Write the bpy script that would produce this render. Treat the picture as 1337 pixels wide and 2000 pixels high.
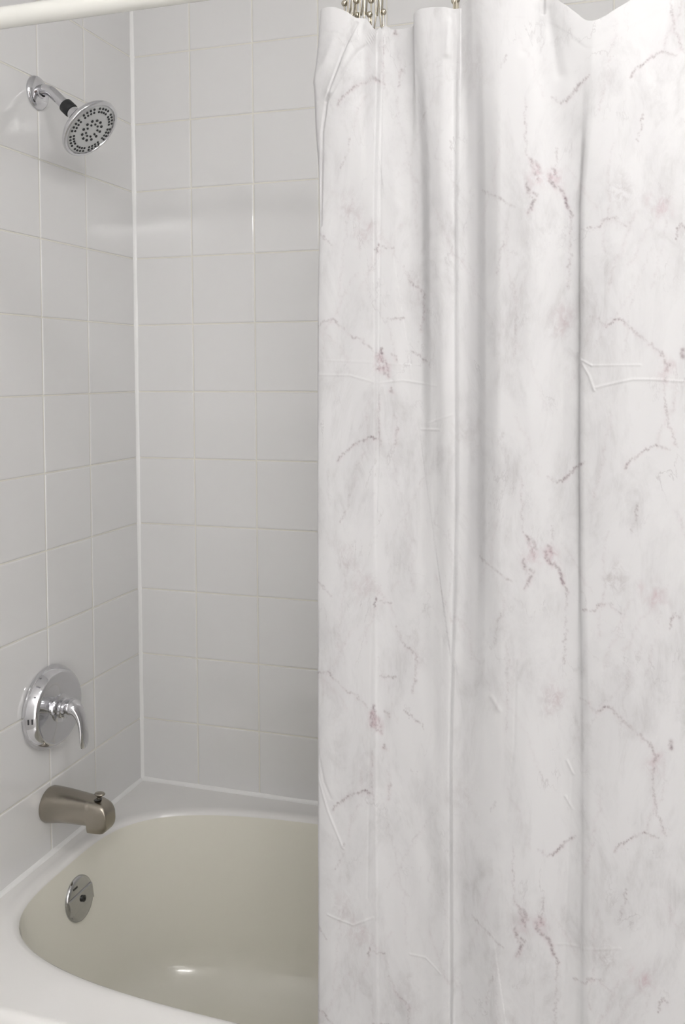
import bpy, bmesh, math, random
import numpy as np
from mathutils import Vector, Matrix
random.seed(7)
rng = np.random.default_rng(11)
for o in list(bpy.data.objects): bpy.data.objects.remove(o)
SC = bpy.context.scene
COL = SC.collection
PI = math.pi
D = 0.40            # height of the tub deck above the floor; all heights below are given above the deck

# ------------------------------------------------------------------ camera
cam = bpy.data.cameras.new('camera'); camo = bpy.data.objects.new('camera', cam); COL.objects.link(camo)
cam.sensor_fit = 'VERTICAL'; cam.sensor_height = 36.0
cam.lens = 1749.6*36/2000
cam.shift_x = (668.5-718.14)/2000
cam.shift_y = (788.11-1000)/2000
rt = Vector((0.95661364, 0.29130412, -0.00567982)); up = Vector((-0.00481091, 0.03528411, 0.99936574)); fw = Vector((-0.29131977, 0.95597957, -0.0351547))
m = Matrix((rt, up, -fw)).transposed().to_4x4(); m.translation = Vector((1.1252, -1.8419, 0.9606 + D))
camo.matrix_world = m
cam.clip_start = 0.02
SC.camera = camo

# ------------------------------------------------------------------ world, exposure
W = bpy.data.worlds.new('world'); SC.world = W; W.use_nodes = True
W.node_tree.nodes['Background'].inputs[0].default_value = (1.0, 0.975, 0.96, 1)
W.node_tree.nodes['Background'].inputs[1].default_value = 2.2  # bright world shines in through the added doorway as frontal fill
SC.view_settings.view_transform = 'Standard'; SC.view_settings.look = 'None'
SC.view_settings.gamma = 1; SC.view_settings.use_curve_mapping = False
SC.view_settings.exposure = 0.73
VANITY_POWER = 36.0      # emission strength of each vanity globe
CEILING_POWER = 24.0     # emission strength of the ceiling lamp's glass
CEILING_AT = (1.45, -1.30)

# ------------------------------------------------------------------ materials
def nmat(name):
    mt = bpy.data.materials.new(name); mt.use_nodes = True
    return mt, mt.node_tree.nodes, mt.node_tree.links, mt.node_tree.nodes['Principled BSDF']
def N(nodes, typ, **kw):
    n = nodes.new(typ)
    for k, v in kw.items(): setattr(n, k, v)
    return n
def simple(name, col, rough=0.4, metal=0.0, spec=0.5, noise=0.0, nscale=40, bump=0.0, bscale=200, aniso=None, coat=0):
    mt, ns, lk, b = nmat(name)
    b.inputs['Base Color'].default_value = (*col, 1); b.inputs['Roughness'].default_value = rough
    b.inputs['Metallic'].default_value = metal; b.inputs['Specular IOR Level'].default_value = spec
    b.inputs['Coat Weight'].default_value = coat
    tc = N(ns, 'ShaderNodeTexCoord')
    if noise:
        nz = N(ns, 'ShaderNodeTexNoise'); nz.inputs['Scale'].default_value = nscale; nz.inputs['Detail'].default_value = 4
        lk.new(tc.outputs['Object'], nz.inputs['Vector'])
        mx = N(ns, 'ShaderNodeMix', data_type='RGBA'); 
        mx.inputs[6].default_value = (*[c*(1-noise) for c in col], 1); mx.inputs[7].default_value = (*[min(1, c*(1+noise)) for c in col], 1)
        lk.new(nz.outputs['Fac'], mx.inputs[0]); lk.new(mx.outputs[2], b.inputs['Base Color'])
    if bump:
        nb = N(ns, 'ShaderNodeTexNoise'); nb.inputs['Scale'].default_value = bscale; nb.inputs['Detail'].default_value = 3
        mp = N(ns, 'ShaderNodeMapping')
        if aniso: mp.inputs['Scale'].default_value = aniso
        lk.new(tc.outputs['Object'], mp.inputs['Vector']); lk.new(mp.outputs[0], nb.inputs['Vector'])
        bp = N(ns, 'ShaderNodeBump'); bp.inputs['Strength'].default_value = bump; bp.inputs['Distance'].default_value = 0.001
        lk.new(nb.outputs['Fac'], bp.inputs['Height']); lk.new(bp.outputs[0], b.inputs['Normal'])
    return mt
M = {}
M['tile'] = simple('glazed_tile', (0.775, 0.772, 0.768), rough=0.07, spec=0.5, noise=0.012, nscale=5, bump=0.35, bscale=14)
M['grout'] = simple('grout', (0.78, 0.765, 0.70), rough=0.7, noise=0.05, nscale=9)
M['paint'] = simple('wall_paint', (0.88, 0.88, 0.88), rough=0.55, noise=0.01)
M['ceiling'] = simple('ceiling_paint', (0.85, 0.85, 0.85), rough=0.7, noise=0.01)
M['floor'] = simple('floor_tile', (0.50, 0.49, 0.47), rough=0.35, noise=0.08, nscale=12)
M['caulk'] = simple('caulk', (0.90, 0.90, 0.89), rough=0.35, noise=0.02)
M['deck'] = simple('white_enamel', (0.87, 0.86, 0.84), rough=0.13, spec=0.5, noise=0.01, nscale=6, coat=0.2)
M['chrome'] = simple('chrome', (0.66, 0.66, 0.68), rough=0.05, metal=1, noise=0.02)
M['chrome_worn'] = simple('worn_chrome', (0.52, 0.52, 0.52), rough=0.14, metal=1, noise=0.08, nscale=90)
M['satin'] = simple('satin_face', (0.62, 0.63, 0.63), rough=0.32, metal=0.75, noise=0.03)
M['nickel'] = simple('brushed_nickel', (0.36, 0.328, 0.28), rough=0.25, metal=1, noise=0.05, nscale=60, bump=0.15, bscale=60, aniso=(1, 30, 30))
M['hook'] = simple('champagne_nickel', (0.50, 0.46, 0.38), rough=0.18, metal=1, noise=0.03)
M['rubber'] = simple('dark_rubber', (0.012, 0.014, 0.016), rough=0.5, noise=0.1)
M['dark'] = simple('dark_plastic', (0.02, 0.02, 0.02), rough=0.3, noise=0.1)
M['ink'] = simple('black_print', (0.02, 0.02, 0.025), rough=0.4, noise=0.1)
M['greyink'] = simple('grey_print', (0.25, 0.25, 0.27), rough=0.4, noise=0.1)
M['rod'] = simple('cream_enamel_rod', (0.84, 0.84, 0.79), rough=0.22, noise=0.01)
M['wood'] = simple('dark_door', (0.10, 0.06, 0.04), rough=0.4, noise=0.2, nscale=8)

def basin_mat():
    mt, ns, lk, b = nmat('bone_enamel')
    b.inputs['Roughness'].default_value = 0.10; b.inputs['Coat Weight'].default_value = 0.2
    tc = N(ns, 'ShaderNodeTexCoord')
    nz = N(ns, 'ShaderNodeTexNoise'); nz.inputs['Scale'].default_value = 4
    lk.new(tc.outputs['Object'], nz.inputs['Vector'])
    mx = N(ns, 'ShaderNodeMix', data_type='RGBA')
    mx.inputs[6].default_value = (0.875, 0.855, 0.765, 1); mx.inputs[7].default_value = (0.89, 0.87, 0.78, 1)
    lk.new(nz.outputs['Fac'], mx.inputs[0])
    # a small rusty chip just under the rim at the faucet end
    vd = N(ns, 'ShaderNodeVectorMath', operation='DISTANCE'); vd.inputs[1].default_value = (0.0985, -0.5395, D-0.016)
    lk.new(tc.outputs['Object'], vd.inputs[0])
    n2 = N(ns, 'ShaderNodeTexNoise'); n2.inputs['Scale'].default_value = 300
    lk.new(tc.outputs['Object'], n2.inputs['Vector'])
    ad = N(ns, 'ShaderNodeMath', operation='MULTIPLY_ADD'); ad.inputs[1].default_value = 0.006
    lk.new(n2.outputs['Fac'], ad.inputs[0]); lk.new(vd.outputs['Value'], ad.inputs[2])
    cr = N(ns, 'ShaderNodeMapRange'); cr.inputs['From Min'].default_value = 0.0062; cr.inputs['From Max'].default_value = 0.0075
    cr.inputs['To Min'].default_value = 1; cr.inputs['To Max'].default_value = 0
    lk.new(ad.outputs[0], cr.inputs['Value'])
    m2 = N(ns, 'ShaderNodeMix', data_type='RGBA'); m2.inputs[7].default_value = (0.16, 0.13, 0.12, 1)
    lk.new(cr.outputs[0], m2.inputs[0]); lk.new(mx.outputs[2], m2.inputs[6]); lk.new(m2.outputs[2], b.inputs['Base Color'])
    return mt
M['basin'] = basin_mat()
def emit(name, col, s):
    mt = bpy.data.materials.new(name); mt.use_nodes = True; ns = mt.node_tree.nodes; lk = mt.node_tree.links
    b = ns['Principled BSDF']; b.inputs['Base Color'].default_value = (0.9, 0.9, 0.9, 1)
    b.inputs['Emission Color'].default_value = (*col, 1); b.inputs['Emission Strength'].default_value = s
    return mt
M['globe'] = emit('lit_globe', (1.0, 0.975, 0.95), VANITY_POWER)
M['ceilglass'] = emit('lit_ceiling_glass', (1.0, 0.985, 0.97), CEILING_POWER)

# ------------------------------------------------------------------ mesh helpers
class MB:
    def __init__(s): s.v = []; s.f = []; s.mi = []
    def add(s, vs, fs, mi=0):
        o = len(s.v); s.v += [tuple(x) for x in vs]; s.f += [tuple(i+o for i in f) for f in fs]; s.mi += [mi]*len(fs)
    def build(s, name, mats, parent=None, smooth=False, loc=None, angle=None):
        me = bpy.data.meshes.new(name); me.from_pydata(s.v, [], s.f)
        for mt in (mats if isinstance(mats, (list, tuple)) else [mats]): me.materials.append(mt)
        me.polygons.foreach_set('material_index', s.mi)
        if smooth: me.polygons.foreach_set('use_smooth', [True]*len(s.f))
        me.update()
        bm = bmesh.new(); bm.from_mesh(me); bmesh.ops.recalc_face_normals(bm, faces=bm.faces)
        bm.to_mesh(me); bm.free()
        if smooth:
            me.set_sharp_from_angle(angle=math.radians(angle or 35))
        o = bpy.data.objects.new(name, me); COL.objects.link(o)
        if parent: o.parent = parent
        if loc: o.location = loc
        return o
def thing(name, label, cat, loc=(0, 0, 0), group=None):
    o = bpy.data.objects.new(name, None); COL.objects.link(o); o.location = loc; o.empty_display_size = 0.05
    o['label'] = label; o['category'] = cat
    if group: o['group'] = group
    return o
def struct(o): o['kind'] = 'structure'; return o
def basis(ax):
    a = Vector(ax).normalized(); t = Vector((0, 0, 1)) if abs(a.z) < 0.9 else Vector((0, 1, 0))
    u = a.cross(t).normalized(); return a, u, a.cross(u)
def lathe(mb, prof, org, ax, n=48, mi=0):
    """prof: list of (radius, distance along the axis)"""
    a, u, w = basis(ax); o = Vector(org); vs = []; fs = []; idx = []
    for r, d in prof:
        if r < 1e-7: idx.append([len(vs)]*n); vs.append(o+a*d)
        else:
            idx.append(list(range(len(vs), len(vs)+n)))
            vs += [o+a*d+(u*math.cos(2*PI*i/n)+w*math.sin(2*PI*i/n))*r for i in range(n)]
    for A, B in zip(idx, idx[1:]):
        for i in range(n):
            j = (i+1) % n; q = [A[i], A[j], B[j], B[i]]; q = list(dict.fromkeys(q))
            if len(q) > 2: fs.append(q)
    mb.add(vs, fs, mi)
def tube(mb, pts, r, n=12, mi=0, cap=True):
    P = [Vector(p) for p in pts]; R = r if isinstance(r, (list, tuple)) else [r]*len(P); vs = []; fs = []
    t0 = (P[1]-P[0]).normalized(); _, u, w = basis(t0)
    for k, p in enumerate(P):
        t = (P[min(k+1, len(P)-1)]-P[max(k-1, 0)]).normalized()
        u = (u-t*u.dot(t)).normalized(); w = t.cross(u)
        vs += [p+(u*math.cos(2*PI*i/n)+w*math.sin(2*PI*i/n))*R[k] for i in range(n)]
    for k in range(len(P)-1):
        for i in range(n):
            j = (i+1) % n; fs.append((k*n+i, k*n+j, (k+1)*n+j, (k+1)*n+i))
    if cap: fs.append(tuple(range(n))); fs.append(tuple((len(P)-1)*n+i for i in range(n)))
    mb.add(vs, fs, mi)
def ellip_tube(mb, secs, n=28, mi=0):
    """loft of given rings (each a list of n points), closed at both ends"""
    vs = []; fs = []
    for s in secs: vs += s
    n = len(secs[0])
    for k in range(len(secs)-1):
        for i in range(n):
            j = (i+1) % n; fs.append((k*n+i, k*n+j, (k+1)*n+j, (k+1)*n+i))
    fs.append(tuple(range(n))); fs.append(tuple((len(secs)-1)*n+i for i in range(n)))
    mb.add(vs, fs, mi)
def box(mb, lo, hi, mi=0):
    x0, y0, z0 = lo; x1, y1, z1 = hi
    mb.add([(x0,y0,z0),(x1,y0,z0),(x1,y1,z0),(x0,y1,z0),(x0,y0,z1),(x1,y0,z1),(x1,y1,z1),(x0,y1,z1)],
           [(0,3,2,1),(4,5,6,7),(0,1,5,4),(1,2,6,5),(2,3,7,6),(3,0,4,7)], mi)
def sphere(mb, c, r, n=20, mi=0, sc=(1, 1, 1)):
    vs = []; fs = []; m_ = n//2
    for i in range(m_+1):
        th = PI*i/m_
        for j in range(n):
            ph = 2*PI*j/n
            vs.append((c[0]+sc[0]*r*math.sin(th)*math.cos(ph), c[1]+sc[1]*r*math.sin(th)*math.sin(ph), c[2]+sc[2]*r*math.cos(th)))
    for i in range(m_):
        for j in range(n):
            k = (j+1) % n
            if i == 0: fs.append((j, n+k, n+j))
            elif i == m_-1: fs.append((i*n+j, i*n+k, (i+1)*n+j))
            else: fs.append((i*n+j, i*n+k, (i+1)*n+k, (i+1)*n+j))
    mb.add(vs, fs, mi)

# ------------------------------------------------------------------ room shell
T = 0.154; H0 = 0.1477; CEIL = 2.04
zl = [0.0] + [H0 + k*T for k in range(13)]          # horizontal joints above the deck
zl = [z for z in zl if z < CEIL-0.02] + [CEIL]
GR = 0.0015
def tile_wall(mb, org, u, nrm, us, zs):
    """tiles with rounded edges standing proud of a recessed grout plane"""
    o = Vector(org); u = Vector(u); nrm = Vector(nrm)
    g = 0.0013
    P = lambda a, z, h: o + u*a + Vector((0, 0, z)) + nrm*h
    a0, a1, z0, z1 = us[0], us[-1], zs[0], zs[-1]
    mb.add([P(a0, z0, -GR), P(a1, z0, -GR), P(a1, z1, -GR), P(a0, z1, -GR)], [(0, 1, 2, 3)], 1)
    rings = [(g, -0.0020), (g+0.0002, -0.0013), (g+0.0008, -0.00055), (g+0.0018, -0.00014), (g+0.0036, 0.0)]
    for ua, ub in zip(us, us[1:]):
        for za, zb in zip(zs, zs[1:]):
            tu, tz = rng.normal(0, 0.0011, 2); cu = (ua+ub)/2; cz = (za+zb)/2
            vs = []; fs = []
            for ins, h in rings:
                for (a, z) in ((ua+ins, za+ins), (ub-ins, za+ins), (ub-ins, zb-ins), (ua+ins, zb-ins)):
                    vs.append(P(a, z, h + (a-cu)*tu + (z-cz)*tz))
            for k in range(len(rings)-1):
                for i in range(4):
                    j = (i+1) % 4; fs.append((k*4+i, k*4+j, k*4+4+j, k*4+4+i))
            k = (len(rings)-1)*4; fs.append((k, k+1, k+2, k+3))
            mb.add(vs, fs, 0)
def raw(mb, name, mats):
    me = bpy.data.meshes.new(name); me.from_pydata([tuple(v) for v in mb.v], [], mb.f)
    for mt in mats: me.materials.append(mt)
    me.polygons.foreach_set('material_index', mb.mi); me.update()
    o = bpy.data.objects.new(name, me); COL.objects.link(o); return struct(o)
RX = 2.25; RY = -2.62; TX = 1.524; TY = -0.80
mb = MB()
ub = [0.0, 0.1474] + [0.1474 + T*k for k in range(1, 9)] + [TX]
tile_wall(mb, (0, 0, D), (1, 0, 0), (0, -1, 0), ub, zl)
box(mb, (-0.02, 0.002, 0), (TX+0.02, 0.10, D+CEIL), 2)
raw(mb, 'wall_back', [M['tile'], M['grout'], M['paint']])
mb = MB()
ul = [-0.186-4*T, -0.186-3*T, -0.186-2*T, -0.186-T, -0.186, 0.0]
tile_wall(mb, (0, 0, D), (0, 1, 0), (1, 0, 0), ul, zl)
box(mb, (-0.10, RY-0.1, 0), (-0.002, 0.10, D+CEIL), 2)
raw(mb, 'wall_left', [M['tile'], M['grout'], M['paint']])
mb = MB()
tile_wall(mb, (TX, 0, D), (0, -1, 0), (-1, 0, 0), [0.0, .186, .186+T, .186+2*T, .186+3*T, .80], zl)
box(mb, (TX+0.002, TY, 0), (TX+0.10, 0.1, D+CEIL), 2)
raw(mb, 'wall_right', [M['tile'], M['grout'], M['paint']])
mb = MB(); box(mb, (TX+0.10, TY, 0), (RX, TY+0.10, D+CEIL)); struct(mb.build('wall_alcove', M['paint']))
mb = MB(); box(mb, (RX, RY-0.1, 0), (RX+0.1, TY+0.10, D+CEIL)); struct(mb.build('wall_side', M['paint']))
mb = MB()          # the wall facing the tub, with an unseen doorway added to let in low fill light
DX0, DX1, DZ = 1.46, 2.18, 1.98
box(mb, (0, RY-0.1, 0), (DX0, RY, D+CEIL)); box(mb, (DX1, RY-0.1, 0), (RX, RY, D+CEIL)); box(mb, (DX0, RY-0.1, DZ), (DX1, RY, D+CEIL)); struct(mb.build('wall_front', M['paint']))
mb = MB(); box(mb, (DX0-0.06, RY, 0), (DX0, RY+0.015, DZ+0.06)); box(mb, (DX1, RY, 0), (DX1+0.06, RY+0.015, DZ+0.06)); box(mb, (DX0, RY, DZ), (DX1, RY+0.015, DZ+0.06)); struct(mb.build('trim_6', M['paint']))  # casing around the added doorway
mb = MB(); box(mb, (-0.1, RY-0.1, -0.1), (RX+0.1, 0.1, 0)); struct(mb.build('floor', M['floor']))
mb = MB(); box(mb, (-0.1, RY-0.1, D+CEIL), (RX+0.1, 0.1, D+CEIL+0.1)); struct(mb.build('ceiling', M['ceiling']))
mb = MB(); box(mb, (RX-0.03, -2.35, 0), (RX, -1.55, 2.0)); struct(mb.build('added_door_1', M['wood']))  # unseen dark door leaf, added to give the chrome dark reflections
# caulk beads
def fillet(name, p0, p1, na, nb, r=0.0075):
    """concave bead between two planes with inward normals na, nb"""
    p0, p1, na, nb = map(Vector, (p0, p1, na, nb)); mb = MB(); n = 8; vs = []; fs = []
    segs = 24
    for k in range(segs+1):
        p = p0.lerp(p1, k/segs); rr = r*(1+0.12*random.uniform(-1, 1)); c = p+(na+nb)*rr
        vs.append(p - (na+nb)*0.001)
        for i in range(n+1):
            t = PI/2*i/n; q = c-na*rr*math.cos(t)*0.93-nb*rr*math.sin(t)*0.93
            if i == 0: q = p+nb*rr-na*0.0005
            if i == n: q = p+na*rr-nb*0.0005
            vs.append(q)
    w = n+2
    for k in range(segs):
        for i in range(w):
            j = (i+1) % w; fs.append((k*w+i, k*w+j, (k+1)*w+j, (k+1)*w+i))
    fs.append(tuple(range(w))); fs.append(tuple(segs*w+i for i in range(w)))
    mb.add(vs, fs); return struct(mb.build(name, M['caulk'], smooth=True, angle=60))
fillet('trim_1', (0, 0, D), (0, 0, D+CEIL), (1, 0, 0), (0, -1, 0), 0.0068)
fillet('trim_2', (0, 0, D), (0, -0.745, D), (1, 0, 0), (0, 0, 1))
fillet('trim_3', (0, 0, D), (TX, 0, D), (0, -1, 0), (0, 0, 1))
fillet('trim_4', (TX, 0, D), (TX, -0.745, D), (-1, 0, 0), (0, 0, 1))
fillet('trim_5', (TX, 0, D), (TX, 0, D+CEIL), (-1, 0, 0), (0, -1, 0))

# ------------------------------------------------------------------ bathtub
tub = thing('bathtub', 'white enamelled bathtub with bone coloured basin set against the tiled walls', 'bathtub', (0.762, -0.372, 0))
TL = tub.location.copy()
NA = 192
def opening(th, insL=0, insR=0, insS=0, n=None):
    cx = 0.752 + (insL-insR)/2; a = 0.700 - (insL+insR)/2
    cy = -0.366; b = 0.296 - insS
    c, s = math.cos(th), math.sin(th)
    nn = n if n else 3.7
    if c > 0: nn = nn*0.95
    r = (abs(c)**nn + abs(s)**nn)**(-1/nn)
    return (cx + a*r*c, cy + b*r*s)
# angles spaced evenly along the outline
ths = []
raw_t = [2*PI*i/4000 for i in range(4001)]; pp = [opening(t) for t in raw_t]
acc = [0.0]
for i in range(4000): acc.append(acc[-1]+math.hypot(pp[i+1][0]-pp[i][0], pp[i+1][1]-pp[i][1]))
k = 0
for j in range(NA):
    tgt = acc[-1]*j/NA
    while acc[k+1] < tgt: k += 1
    ths.append(raw_t[k] + (raw_t[1]-raw_t[0])*(tgt-acc[k])/(acc[k+1]-acc[k]))
def ring(z, insL, insR, insS, n=None): return [(*opening(t, insL, insR, insS, n), z) for t in ths]
X0, X1, Y0, Y1 = 0.0005, TX-0.0005, -0.748, -0.0005
def outer(p, q):
    cx, cy = p; dx, dy = q[0]-cx, q[1]-cy; ts = []
    if dx > 1e-9: ts.append((X1-cx)/dx)
    if dx < -1e-9: ts.append((X0-cx)/dx)
    if dy > 1e-9: ts.append((Y1-cy)/dy)
    if dy < -1e-9: ts.append((Y0+0.014-cy)/dy)
    t = min(ts); return (cx+dx*t, cy+dy*t)
mb = MB(); cc = (0.76, -0.368)
op = ring(0, -0.020, -0.020, -0.020)
out = [(*outer(cc, p[:2]), 0.0) for p in op]
# make sure the four corners exist
for (ex, ey) in ((X0, Y0+.014), (X1, Y0+.014), (X0, Y1), (X1, Y1)):
    i = min(range(NA), key=lambda i: (out[i][0]-ex)**2+(out[i][1]-ey)**2); out[i] = (ex, ey, 0.0)
rings = [out]
for f in (0.5, 0.85): rings.append([(a[0]*(1-f)+b[0]*f, a[1]*(1-f)+b[1]*f, 0.0012*(f > .6)) for a, b in zip(out, op)])
# slightly raised lip, then a rolled edge into the basin
rings += [ring(0.0022, -0.020, -0.020, -0.020), ring(0.0024, -0.012, -0.012, -0.012), ring(0.0012, -0.0055, -0.0055, -0.0055), ring(-0.0018, -0.0015, -0.0015, -0.0015)]
rings.append(ring(-0.0060, 0, 0, 0))
vs = []; fs = []
for r in rings: vs += [Vector((x, y, z+D))-TL for x, y, z in r]
for k in range(len(rings)-1):
    for i in range(NA):
        j = (i+1) % NA; fs.append((k*NA+i, k*NA+j, (k+1)*NA+j, (k+1)*NA+i))
mb.add(vs, fs)
# rolled front edge of the deck
nx = 40; prof = [(0.014, 0), (0.011, -0.0003), (0.0075, -0.0014), (0.004, -0.0042), (0.0012, -0.0095), (0, -0.018), (0.0005, -0.030), (0.004, -0.036), (0.010, -0.038)]
vs = []; fs = []
for i in range(nx+1):
    x = X0+(X1-X0)*i/nx
    vs += [Vector((x, Y0+dy, D+z))-TL for dy, z in prof]
w = len(prof)
for i in range(nx):
    for k in range(w-1): fs.append((i*w+k, (i+1)*w+k, (i+1)*w+k+1, i*w+k+1))
mb.add(vs, fs)
mb.build('rim', M['deck'], tub, smooth=True, angle=50)
mb = MB(); box(mb, Vector((X0, Y0+0.008, 0.0))-TL, Vector((X1, Y0+0.03, D-0.034))-TL); mb.build('apron', M['deck'], tub)
rings = []
DB = 0.345
def wallring(d):
    t = d/DB
    t = max(0.0, d-0.006)/DB; return dict(insL=0.035*t+0.05*t*t, insR=0.21*t, insS=0.060*t, n=3.7-0.7*t)
for d in (0.006, 0.010, 0.018, 0.03, 0.05, 0.08, 0.11, 0.14, 0.17, 0.20, 0.23, 0.25):
    rings.append(ring(-d, **wallring(d)))
base = wallring(0.25); Rf = 0.095
for k in range(1, 10):
    t = PI/2*k/9; e = Rf*(1-math.cos(t))
    rings.append(ring(-(0.25+Rf*math.sin(t)), base['insL']+e+0.01*k/9, base['insR']+e+0.02*k/9, base['insS']+e*0.9, base['n']-0.25*k/9))
vs = []; fs = []
for r in rings: vs += [Vector((x, y, z+D))-TL for x, y, z in r]
for k in range(len(rings)-1):
    for i in range(NA):
        j = (i+1) % NA; fs.append((k*NA+i, k*NA+j, (k+1)*NA+j, (k+1)*NA+i))
L_ = len(vs); cen = Vector((0.70, -0.366, D-0.25-Rf-0.006))-TL
lastr = rings[-1]; inner = []
for f in (0.35, 0.7):
    for x, y, z in lastr: inner.append(Vector((x*(1-f)+0.70*f, y*(1-f)-0.366*f, z-0.006*f+D))-TL)
vs += inner; vs.append(cen)
kk = len(rings)
for k in (kk-1, kk):
    for i in range(NA):
        j = (i+1) % NA; fs.append((k*NA+i, k*NA+j, (k+1)*NA+j, (k+1)*NA+i))
for i in range(NA): fs.append(((kk+1)*NA+i, (kk+1)*NA+(i+1) % NA, len(vs)-1))
mb = MB(); mb.add(vs, fs); mb.build('basin', M['basin'], tub, smooth=True, angle=60)
mb = MB(); lathe(mb, [(0, 0.003), (0.020, 0.004), (0.030, 0.003), (0.034, 0.0), (0.034, -0.004)], Vector((0.30, -0.366, D-0.3455))-TL, (0, 0, 1)); mb.build('drain', M['chrome_worn'], tub, smooth=True)
# overflow plate with its raised lever cap, on the faucet end of the basin
oz = -0.081; wr = wallring(-oz); xw = opening(PI, wr['insL'], wr['insR'], wr['insS'], wr['n'])[0]
xw2 = opening(PI, **wallring(-oz+0.04))[0]; xw1 = opening(PI, **wallring(-oz-0.04))[0]
on_ = Vector((0.08, 0.0, (xw2-xw1))).normalized()
oc = Vector((xw-0.001, -0.343, D+oz))
mb = MB(); R_ = 0.0425
lathe(mb, [(R_-0.003, -0.012), (R_, -0.002), (R_, 0.002), (R_-0.001, 0.0055), (R_-0.004, 0.0078), (R_-0.010, 0.0085), (0, 0.0090)], oc-TL, on_, 64)
plate = mb.build('overflow_plate', M['chrome_worn'], tub, smooth=True, angle=40)
a_ = on_; hy = Vector((0, 1, 0)); hz = a_.cross(hy)*-1
if hz.z < 0: hz = -hz
mb = MB()
def prism_y(mb, y0, y1, prof_, org):
    vs = [org+hy*y0+hz*p[0]+a_*p[1] for p in prof_]+[org+hy*y1+hz*p[0]+a_*p[1] for p in prof_]; n = len(prof_)
    mb.add(vs, [(i, (i+1) % n, n+(i+1) % n, n+i) for i in range(n)]+[tuple(range(n)), tuple(range(n, 2*n))])
prism_y(mb, -0.0375, 0.0345, [(-0.0165, 0.006), (-0.0165, 0.0100), (-0.0155, 0.0112), (0.0125, 0.0118), (0.0145, 0.0106), (0.0148, 0.006)], oc-TL)
mb.build('lever_cap', M['chrome_worn'], tub if False else plate, smooth=False)
mb = MB(); lathe(mb, [(0.0062, 0.010), (0.0062, 0.0148), (0.0050, 0.0156), (0.0025, 0.0156), (0.0018, 0.0140), (0, 0.0140)], oc-TL, on_, 24); mb.build('screw', M['dark'], plate, smooth=True)
mb = MB()
so = oc-TL+hz*0.027+hy*-0.014
prism_y(mb, -0.006, 0.007, [(-0.0018, 0.0080), (-0.0018, 0.0089), (0.0018, 0.0089), (0.0018, 0.0080)], so); mb.build('slot', M['dark'], plate)

# ------------------------------------------------------------------ tub spout
YF = -0.345
sp = thing('tub_spout', 'brushed nickel tub spout with diverter knob on the tiled wall above the basin', 'faucet', (0, YF, D+0.105))
def sq_ring(x, zc, hw, hh_t, hh_b, n_t, n_b, k=40, ztilt=0.0):
    out = []
    for i in range(k):
        t = 2*PI*i/k; c, s = math.cos(t), math.sin(t); nn = n_t if s > 0 else n_b
        r = (abs(c)**nn+abs(s)**nn)**(-1/nn)
        hh = hh_t if s > 0 else hh_b
        out.append((x + ztilt*r*s*hh, hw*r*c, zc+hh*r*s))
    return out
S = []
for x, top, bot, hw, nt, nb in ((0.0005, .0315, -.0360, .0345, 2.0, 2.0), (0.004, .0330, -.0372, .0352, 2.0, 2.0), (0.012, .0325, -.0365, .0345, 2.1, 2.0), (0.024, .0305, -.0340, .0325, 2.5, 2.1),
        (0.040, .0285, -.0315, .0300, 3.0, 2.3), (0.060, .0262, -.0300, .0272, 3.6, 2.6), (0.080, .0243, -.0288, .0248, 4.2, 3.0), (0.094, .0230, -.0282, .0232, 4.6, 3.4),
        (0.0985, .0226, -.0285, .0228, 5, 5), (0.0995, .0225, -.0395, .0227, 5, 7), (0.105, .0220, -.0400, .0222, 5, 7), (0.116, .0205, -.0400, .0212, 5, 7), (0.124, .0180, -.0398, .0200, 5, 7),
        (0.130, .0155, -.0385, .0190, 5, 7), (0.1350, .0110, -.0345, .0180, 5, 7), (0.1385, .0040, -.0290, .0172, 5, 7), (0.1395, -.0040, -.0240, .0166, 4, 5)):
    S.append(sq_ring(x, (top+bot)/2, hw, (top-bot)/2, (top-bot)/2, nt, nb))
mb = MB(); ellip_tube(mb, S); mb.build('spout_body', M['nickel'], sp, smooth=True, angle=38)
mb = MB(); lathe(mb, [(0.0036, 0.010), (0.0034, 0.027), (0.0050, 0.0285)], (0.111, 0, 0), (0.12, 0, 1), 20)
sphere(mb, (0.1160, 0, 0.0330), 0.0086, 24, sc=(1.3, 0.95, 0.45)); kn = mb.build('diverter_knob', M['nickel'], sp, smooth=True)
mb = MB(); lathe(mb, [(0.0082, 0.0), (0.0082, 0.0012), (0.004, 0.0014)], (0.1115, 0, 0.0212), (-0.12, 0, 1), 24); mb.build('knob_collar', M['dark'], sp, smooth=True)

# ------------------------------------------------------------------ shower valve
ZV = 0.300
va = thing('shower_valve', 'round chrome shower valve with curved lever handle on the tile above the spout', 'faucet', (0, YF, D+ZV))
mb = MB()
lathe(mb, [(0.0780, 0.0003), (0.0815, 0.003), (0.0820, 0.0075), (0.0805, 0.0120), (0.0765, 0.0200), (0.0728, 0.0260), (0.0705, 0.0283), (0.0680, 0.0290), (0.0640, 0.0286), (0.040, 0.0300), (0.022, 0.0310), (0.0, 0.0310)], (0, 0, 0), (1, 0, 0), 96)
esc = mb.build('escutcheon', M['chrome'], va, smooth=True, angle=30)
mb = MB()
lathe(mb, [(0.0270, 0.0300), (0.0270, 0.0330), (0.0220, 0.0345), (0.0195, 0.0350), (0.0195, 0.0410), (0.0175, 0.0425), (0.0175, 0.0475), (0.0160, 0.0480), (0.0, 0.0482)], (0, 0, 0), (1, 0, 0), 48)
mb.build('hub', M['chrome'], va, smooth=True, angle=30)
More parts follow.
